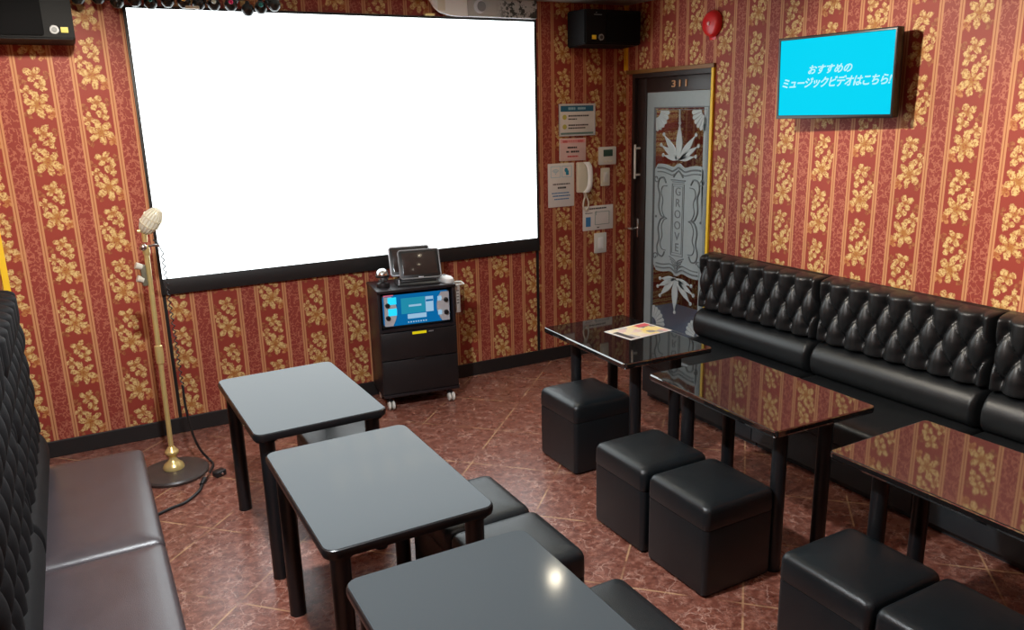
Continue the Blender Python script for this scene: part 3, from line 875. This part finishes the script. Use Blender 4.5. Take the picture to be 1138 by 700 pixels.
b = B()
for k in range(5): box(b, -.008, .008, -.013, -.010, .06+.02*k, .068+.02*k, .001)
obj('keys', b, M['plastic_grey'], rc)

# ------------------------------------------------------------------ microphone stand
MX, MY = -3.368, -.60
ms = thing('microphone_stand', 'brass microphone stand with round dark base in front of the screen', 'microphone stand', (MX, MY, 0))
b = B(); lathe(b, [(0, 0), (.160, 0), (.170, .006), (.172, .016), (.165, .024), (.12, .032), (.05, .036), (0, .036)], 48); obj('base', b, M['stand_base'], ms)
b = B(); lathe(b, [(.052, .034), (.054, .044), (.047, .060), (.030, .074), (.020, .088), (.018, .100), (.026, .112), (.034, .122), (.034, .132), (.024, .144), (.016, .156), (0, .158)], 32); obj('collar', b, M['brass'], ms)
b = B(); cyl(b, (0, 0, .15), (0.012, 0, 1.20), .0125, .0125, 20); obj('pole', b, M['brass'], ms)
b = B(); lathe(b, [(.012, -.05), (.019, -.045), (.021, 0), (.019, .045), (.012, .05)], 20, (.006, 0, .66)); lathe(b, [(.010, .02), (.016, .015), (.018, -.02), (.012, -.03)][::-1], 20, (.0125, 0, 1.20)); obj('clutch', b, M['brass'], ms)
b = B(); tube(b, [(.012, -.004, 1.212), (.05, -.008, 1.218), (.075, -.010, 1.212)], .006, 8, 3); sphere(b, (.0, -.012, 1.212), .018, 1, .8, 1, 14, 8); obj('lever', b, M['steel'], ms)
b = B(); box(b, -.026, .0, -.016, .014, 1.02, 1.125, .006); obj('clip', b, plain('olive_clip', (.16, .14, .09), .4), ms)
for zz in (1.115, 1.05):
    b = B(); cyl(b, (-.018, -.006, zz), (-.046, -.010, zz+.012), .014, .017, 14); obj('clip_knob', b, M['cream'], ms)

vm = thing('vintage_microphone', 'cream gold vintage microphone head on top of the brass stand', 'microphone', (MX+.012, MY, 1.236))
tm = Matrix.Translation((0.012, 0, .065)) @ Matrix.Rotation(math.radians(34), 4, 'Y') @ Matrix.Rotation(math.radians(22), 4, 'X')
b = B()
sphere(b, (0, 0, .05), .057, .80, .72, 1.35, 28, 18); bmesh.ops.transform(b, matrix=tm, verts=b.verts); obj('head', b, M['mic_cream'], vm)
b = B()
for k in range(-3, 4):
    a = k*.36
    pts = []
    for j in range(9):
        th = -1.15 + 2.3*j/8
        x = .0450*math.cos(th)*math.sin(a); y = -.0405*math.cos(th)*math.cos(a); z = .05 + .0765*math.sin(th)
        pts.append((x, y, z))
    tube(b, pts, .0036, 6, 2)
for zz in (.03, .07):
    tube(b, [(.0456*.97*math.cos(a), .041*.97*math.sin(a), zz) for a in [2*PI*k/20 for k in range(20)]], .004, 6, 1, True)
bmesh.ops.transform(b, matrix=tm, verts=b.verts); obj('grille_ribs', b, M['mic_rib'], vm)
b = B(); cyl(b, (0, 0, 0), (.004, 0, .06), .012, .014, 16); cyl(b, (-.028, 0, .055), (.034, 0, .060), .009, .009, 12); obj('swivel', b, M['brass'], vm)

cb = thing('microphone_cable', 'black microphone cable hanging from the stand and trailing over the floor', 'cable', (0, 0, 0))
b = B()
coil = []
for k in range(150):
    a = k*.95; coil.append((-3.285+.012*k/149+.0065*math.cos(a), -.60+.0065*math.sin(a), 1.17-.70*k/149))
P_ = [(-3.32, -.605, 1.245), (-3.30, -.605, 1.225), (-3.288, -.603, 1.19)] + coil
tube(b, P_, .0028, 6, 1)
tube(b, [(-3.273, -.60, .475), (-3.273, -.60, .36), (-3.255, -.585, .20), (-3.225, -.56, .09), (-3.19, -.55, .025), (-3.175, -.60, .009), (-3.20, -.68, .008), (-3.225, -.73, .008)], .0065, 8, 6)
tube(b, [(-3.265, -.835, .010), (-3.29, -.90, .008), (-3.36, -.985, .007), (-3.43, -1.015, .007), (-3.50, -1.05, .007), (-3.53, -1.052, .007)], .0075, 8, 6)
obj('lead', b, M['cable'], cb)
b = B(); cyl(b, (-3.222, -.73, .014), (-3.245, -.785, .014), .013, .013, 16); obj('plug', b, M['steel'], cb, label='silver plug')
b = B(); cyl(b, (-3.245, -.785, .015), (-3.268, -.84, .014), .0145, .010, 16); obj('socket', b, M['plastic_black'], cb)
pb = thing('cable_box', 'small black box on the floor beside the stand base and plug', 'cable box', (-3.165, -.745, 0), .5)
b = B(); rrslab(b, .06, .045, .008, 0, .03, .004, 4); obj('case', b, M['plastic_black'], pb)
b = B(); cyl(b, (.0, -.022, .016), (.0, -.028, .016), .007, .006, 12); obj('jack', b, M['steel'], pb)

# ------------------------------------------------------------------ tables
def make_left_table(label, loc, rz):
    t = thing('low_table', label, 'table', loc, rz, 'grey topped tables')
    w, l, h = .540, .785, .642
    b = B(); rrslab(b, w-.010, l-.010, .036, h-.010, h, .0015, 8); obj('table_top', b, M['laminate'], t, True, 8)
    b = B(); loft(b, [(w-.02, l-.02, .034, h-.034), (w-.004, l-.004, .039, h-.030), (w, l, .040, h-.022), (w, l, .040, h-.010), (w-.004, l-.004, .039, h-.004), (w-.012, l-.012, .036, h-.0012)], 8); obj('edge_band', b, M['edge_black'], t)
    for sx in (-1, 1):
        for sy in (-1, 1):
            b = B(); x, y = sx*(w/2-.055), sy*(l/2-.055)
            cyl(b, (x, y, .006), (x, y, h-.034), .030, .030, 28); cyl(b, (x, y, h-.042), (x, y, h-.034), .045, .045, 28)
            lg = obj('leg', b, M['leg_black'], t)
            b = B(); cyl(b, (x, y, 0), (x, y, .007), .031, .031, 24); obj('glide', b, M['edge_black'], lg)
    return t
lt = make_left_table('grey topped table nearest the screen, farthest of the left row', (-2.896, -1.525, 0), .018)
dup(lt, (-2.891, -2.487, 0), .001, 'middle grey topped table of the left row, dull text reflections on top')
dup(lt, (-2.891, -3.425, 0), -.007, 'nearest grey topped table, with the lamp glint on its top')

def make_right_table(label, loc, rz):
    t = thing('glossy_table', label, 'table', loc, rz, 'glossy black tables')
    w, l, h = .527, .774, .66
    b = B(); loft(b, [(w-.02, l-.02, .010, h-.030), (w-.005, l-.005, .014, h-.027), (w, l, .016, h-.020), (w, l, .016, h-.005), (w-.003, l-.003, .015, h-.0015), (w-.010, l-.010, .012, h)], 5); obj('table_top', b, M['gloss_black'], t, True, 8)
    for sx in (-1, 1):
        for sy in (-1, 1):
            b = B(); x, y = sx*(w/2-.142), sy*(l/2-.110)
            cyl(b, (x, y, .006), (x, y, h-.030), .029, .029, 28); cyl(b, (x, y, h-.040), (x, y, h-.030), .046, .046, 28)
            lg = obj('leg', b, M['leg_black'], t)
            b = B(); cyl(b, (x, y, 0), (x, y, .007), .032, .032, 24); obj('glide', b, M['edge_black'], lg)
    return t
rt = make_right_table('glossy black table with the colourful flyer, nearest the door', (-1.218, -1.635, 0), -.031)
dup(rt, (-1.237, -2.575, 0), -.037, 'middle glossy black table in front of the tufted bench')
dup(rt, (-1.216, -3.545, 0), .007, 'glossy black table at the right edge, nearest the viewer')

# flyer
fl = thing('flyer', 'colourful printed flyer lying on the glossy table by the door', 'flyer', (-1.092, -1.592, .6605), .10)
b = B(); box(b, -.148, .148, -.105, .105, 0, .0012); obj('sheet', b, M['paper'], fl, False)
n_ = NT('flyer_print')
pp = n_.objco(); sx_ = n_.sep(pp)
v = n_.node('ShaderNodeTexVoronoi'); n_.put(v.inputs['Vector'], pp); v.inputs['Scale'].default_value = 22; v.distance = 'CHEBYCHEV'
rc_ = n_.sep(v.outputs['Color'])
c = n_.ramp(rc_[0], [(.0, (.86, .62, .16)), (.35, (.88, .70, .30)), (.5, (.80, .70, .62)), (.66, (.70, .16, .12)), (.8, (.80, .74, .70)), (.92, (.20, .16, .16))])
c = n_.mix(n_.ss(-.02, .02, sx_[0]), n_.mix(.5, c, (.80, .72, .66)), c)
n_.set(Base_Color=c, Roughness=.5)
b = B(); box(b, -.138, .138, -.095, .095, .0012, .0016); obj('printed_area', b, n_.mat, fl, False)
b = B(); box(b, .05, .135, .045, .09, .0016, .002); obj('headline_block', b, M['ink_red'], fl, False)
b = B(); box(b, -.135, -.10, -.09, .05, .0016, .002); obj('side_strip', b, M['ink'], fl, False)

# ------------------------------------------------------------------ stools
def make_stool(label, loc, rz, group):
    t = thing('cube_stool', label, 'stool', loc, rz, group)
    s = .348
    b = B(); loft(b, [(s-.02, s-.02, .014, .006), (s-.004, s-.004, .020, .012), (s, s, .022, .025), (s, s, .022, .274), (s-.003, s-.003, .021, .2815), (s-.012, s-.012, .02, .283)], 6); obj('body', b, M['stool'], t)
    b = B()
    R = [(s-.012, .2835, .020), (s-.001, .285, .022), (s+.002, .290, .023), (s+.002, .32, .024), (s+.001, .352, .025), (s-.004, .364, .027), (s-.014, .3725, .028), (s-.030, .3775, .028), (s-.07, .3815, .028), (s-.14, .3845, .028), (s-.24, .3865, .02)]
    loft(b, [(w, w, r, z) for w, z, r in R], 6); obj('cushion_lid', b, M['stool'], t)
    for sx in (-1, 1):
        for sy in (-1, 1):
            b = B(); cyl(b, (sx*.115, sy*.115, 0), (sx*.115, sy*.115, .008), .02, .02, 14); obj('foot', b, M['edge_black'], t)
    return t
st = make_stool('black cube stool in front of the flyer table', (-1.414, -1.563, 0), -.0, 'black cube stools')
for x, y, r, lb in (
        (-1.582, -2.322, .0, 'black cube stool at the middle glossy table, on the screen side of its pair'),
        (-1.580, -2.697, .0, 'black cube stool at the middle glossy table, nearer the viewer'),
        (-1.572, -3.382, .0, 'black cube stool by the nearest glossy table, left of the cut-off one'),
        (-1.570, -3.742, .0, 'black cube stool cut off by the bottom right corner of the photo'),
        (-2.690, -1.440, .0, 'black cube stool mostly hidden under the farthest grey topped table'),
        (-2.468, -2.345, -.0, 'black cube stool behind the middle grey topped table, its corner sticking out'),
        (-2.462, -2.702, -.0, 'black cube stool between the middle and nearest grey topped tables'),
        (-2.448, -3.215, .0, 'black cube stool at the bottom edge beside the nearest grey topped table')):
    dup(st, (x, y, 0), r, lb)

# ------------------------------------------------------------------ tufted benches (local x = along the wall, front = -y)
def heightfield(bm, xs, zs, D, closed_back=True):
    V = [[bm.verts.new((x, -D[j][i], z)) for i, x in enumerate(xs)] for j, z in enumerate(zs)]
    for j in range(len(zs)-1):
        for i in range(len(xs)-1):
            bm.faces.new((V[j][i], V[j][i+1], V[j+1][i+1], V[j+1][i]))
    # back
    b0 = [bm.verts.new((xs[0], 0, zs[0])), bm.verts.new((xs[-1], 0, zs[0])), bm.verts.new((xs[-1], 0, zs[-1])), bm.verts.new((xs[0], 0, zs[-1]))]
    bm.faces.new(b0)
    bm.faces.new(V[0] + [b0[1], b0[0]]); bm.faces.new(V[-1] + [b0[2], b0[3]])
    bm.faces.new([r[0] for r in V] + [b0[3], b0[0]]); bm.faces.new([r[-1] for r in V] + [b0[2], b0[1]])
    return bm

def tufted(W, Hh, zb, dep, rows, nb):
    xs = np.linspace(-W/2, W/2, int(W/.0062)); zs = np.linspace(0, Hh, int(Hh/.0062))
    X, Z = np.meshgrid(xs, zs)
    pitch = W/nb
    btn = []
    for k, zr in enumerate(rows):
        n = nb if k % 2 == 0 else nb-1
        for i in range(n):
            btn.append((-W/2 + pitch*(.5 + i + (.5 if k % 2 else 0)), zr, k, i))
    dz = abs(rows[0]-rows[1]); zt, zl = max(rows), min(rows)
    Zc = np.clip(Z, zl, zt); x0 = -W/2 + pitch/2
    u = (X-x0)/pitch + (Zc-zt)/(2*dz); v = (X-x0)/pitch - (Zc-zt)/(2*dz)
    puff = .040*(np.abs(np.sin(PI*u))*np.abs(np.sin(PI*v)) + 1e-4)**.42
    for x, z, k, i in btn:
        r = np.hypot(X-x, Z-z); puff -= .014*np.exp(-(r/.020)**2)
    e = np.minimum(X+W/2, W/2-X); ez0 = Z; ez1 = Hh-Z
    rnd = lambda q, R: np.sqrt(np.clip(1-(1-np.clip(q/R, 0, 1))**2, 0, 1))
    env = rnd(e, .030)*rnd(ez0, .022)*(.45+.55*rnd(ez1, .026))
    D = (dep + puff - .010)*env
    b = B(); heightfield(b, xs, zs+zb, D)
    return b, [(x, z+zb, dep-.024) for x, z, k, i in btn]

def roll(W, z0, z1, d0, d1):
    xs = np.linspace(-W/2, W/2, 80); n = 26; zs = np.linspace(z0, z1, n)
    D = []
    for z in zs:
        t = (z-z0)/(z1-z0)*2-1
        c = math.sqrt(max(0, 1-abs(t)**2.2))
        D.append([(d0 + (d1-d0)*c)*math.sqrt(max(0, 1-(1-min(1, min(x+W/2, W/2-x)/.028))**2)) for x in xs])
    b = B(); heightfield(b, list(xs), list(zs), D)
    return b

def make_bench(label, loc, rotz, W, tz0, tz1, rows, dep, rz0, rz1, rd0, rd1, sd0, sd1, sztop, group, nb, seatmat, backmat='leather'):
    t = thing('tufted_bench', label, 'bench', loc, rotz, group)
    b, btn = tufted(W-.004, tz1-tz0, tz0, dep, rows, nb); bk = obj('tufted_backrest', b, M[backmat], t, True, 80)
    b = B(); lathe(b, [(0, .006), (.006, .0052), (.0085, .002), (.0085, 0), (0, 0)][::-1], 12, (0, 0, 0), Matrix.Rotation(PI/2, 4, 'X'))
    me = None
    for x, z, y in btn:
        if me is None:
            o = obj('button', b, M['leather'], bk); me = o.data
        else:
            o = bpy.data.objects.new('button', me); COL.objects.link(o); o.parent = bk
        o.location = (x, -y+.003, z)
    obj('lumbar_roll', roll(W-.004, rz0, rz1, rd0, rd1), M[backmat], t, True, 80)
    b = B()
    w, dd = W-.006, sd1-sd0
    loft(b, [(w-.03, dd-.03, .02, sztop-.11), (w, dd, .022, sztop-.10), (w, dd, .024, sztop-.030), (w-.005, dd-.005, .024, sztop-.018), (w-.018, dd-.018, .024, sztop-.007), (w-.045, dd-.045, .024, sztop), (w-.11, dd-.11, .024, sztop+.007), (w-.20, dd-.20, .024, sztop+.011)], 5, 'z', (0, -(sd0+sd1)/2, 0))
    obj('seat', b, M[seatmat], t)
    b = B(); box(b, -w/2, w/2, -(sd1-.03), -.02, .045, sztop-.10, .004); box(b, -w/2, w/2, -(sd1-.075), -.03, 0, .045)
    obj('base', b, M['screenlit_base'], t)
    b = B(); box(b, -W/2+.001, W/2-.001, -.03 if tz1 < 1 else -.02, -.0, .2, tz1-.012, .003); obj('back_board', b, M['black_wood'], t)
    return t
rows3 = [.292, .179, .066]
bw = .958
for i, lb in enumerate(('black tufted bench section beside the door', 'black tufted bench section behind the middle glossy table', 'black tufted bench section cut off by the right edge')):
    cy = -.985 - bw*(i+.5)
    if i == 0: rb = make_bench(lb, (-.014, cy, 0), -PI/2, bw, .533, .893, rows3, .118, .338, .533, .085, .180, .08, .600, .345, 'right wall bench sections', 8, 'leather')
    else: dup(rb, (-.014, cy, 0), None, lb).rotation_euler = (0, 0, -PI/2)
bwl = .955
for i, lb in enumerate(('brown-black bench section on the left, nearest the screen', 'brown-black bench section at the bottom left corner')):
    cy = -1.06 - bwl*(i+.5)
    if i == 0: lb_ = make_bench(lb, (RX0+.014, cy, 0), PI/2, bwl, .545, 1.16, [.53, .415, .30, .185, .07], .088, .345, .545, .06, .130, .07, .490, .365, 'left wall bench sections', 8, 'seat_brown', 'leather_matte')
    else: dup(lb_, (RX0+.014, cy, 0), None, lb).rotation_euler = (0, 0, PI/2)

# ------------------------------------------------------------------ lamps
def downlight(label, x, y, power, aim=None, size=1.2, blend=.6, col=(1, .84, .62), rad=.05, lens='lamp'):
    t = thing('downlight', label, 'ceiling lamp', (x, y, H), 0, 'recessed ceiling lamps')
    b = B(); lathe(b, [(.048, -.001), (.065, -.001), (.068, -.006), (.062, -.012), (.050, -.010), (.048, -.004)], 28); obj('trim_ring', b, M['white_plastic'], t)
    b = B(); lathe(b, [(0, -.006), (.044, -.005), (.046, -.002), (0, -.001)], 24); obj('lens', b, M[lens], t)
    ld = bpy.data.lights.new('lamp', 'SPOT'); ld.energy = power; ld.color = col; ld.spot_size = size; ld.spot_blend = blend; ld.shadow_soft_size = rad
    lo = bpy.data.objects.new('lamp', ld); COL.objects.link(lo); lo.parent = t; lo.location = (0, 0, -.03)
    d = Vector(aim) - Vector((x, y, H-.03)) if aim else Vector((0, 0, -1))
    lo.rotation_euler = d.to_track_quat('-Z', 'Y').to_euler()
    return t
WARM = (1, .90, .76)
downlight('recessed ceiling lamp near the screen and door', -1.156, -.822, 22, (-1.1, -1.5, .66), .75, .8, WARM, .05, 'lamp_bright')
downlight('added ceiling fill lamp aimed at the wall beside the television', -1.75, -1.75, 230, (0, -2.4, 1.55), 1.25, .9, WARM)  # added wall wash, not a known fixture of the room
downlight('added ceiling fill lamp aimed at the wall above the bench', -1.75, -3.0, 200, (0, -3.75, 1.4), 1.4, 1.0, WARM)  # second added washer, brightens the wall over the bench
downlight('recessed ceiling lamp over the microphone stand', -3.45, -1.35, 135, (-3.75, 0, 1.70), 1.20, .9, (1, .93, .80))
downlight('added ceiling fill lamp behind the viewer', -2.3, -4.6, 30, None, 2.6, .8, (1, .97, .94))  # weak general fill, added where no lamp is known
downlight('added cool ceiling fill lamp over the left wall bench', -3.35, -2.75, 300, None, 2.9, .6, (.90, .96, 1.0))  # added cool fill for stool sides, seats and right wall

# unseen lamp, added to light the corridor behind the glass
cl = thing('corridor_fill_lamp', 'added unseen ceiling lamp lighting the corridor beyond the glass door', 'ceiling lamp', (.75, -.5, 2.4))
b = B(); lathe(b, [(0, -.06), (.10, -.055), (.14, -.03), (.15, 0), (0, 0)], 28); obj('shade', b, M['cream'], cl)
ld = bpy.data.lights.new('corridor', 'POINT'); ld.energy = 26; ld.color = (.95, .95, 1.0); ld.shadow_soft_size = .1
lo = bpy.data.objects.new('corridor', ld); COL.objects.link(lo); lo.parent = cl; lo.location = (0, 0, -.15)

# ------------------------------------------------------------------ world, camera, view
w = bpy.data.worlds.new('World'); scene.world = w; w.use_nodes = True
bg = w.node_tree.nodes['Background']; bg.inputs[0].default_value = (.5, .55, .6, 1); bg.inputs[1].default_value = .02
cam = bpy.data.cameras.new('Camera'); co = bpy.data.objects.new('Camera', cam); COL.objects.link(co)
scene.camera = co
cam.sensor_width = 36; cam.lens = 881.7/1138*36; cam.clip_start = .02
yaw, p, r = .497, .251, -.025
f = Vector((math.sin(yaw)*math.cos(p), math.cos(yaw)*math.cos(p), -math.sin(p)))
rt_ = Vector((math.cos(yaw), -math.sin(yaw), 0)); up = rt_.cross(f)
r2 = math.cos(r)*rt_ + math.sin(r)*up; u2 = -math.sin(r)*rt_ + math.cos(r)*up
m3 = Matrix((r2, u2, -f)).transposed()
co.matrix_world = Matrix.Translation((-3.627, -4.859, 1.813)) @ m3.to_4x4()
vs = scene.view_settings
scene.display_settings.display_device = 'sRGB'
vs.view_transform = 'Standard'; vs.look = 'None'; vs.gamma = 1; vs.use_curve_mapping = False
vs.exposure = 0.0
scene.cycles.max_bounces = 8
scene.cycles.sample_clamp_indirect = 6
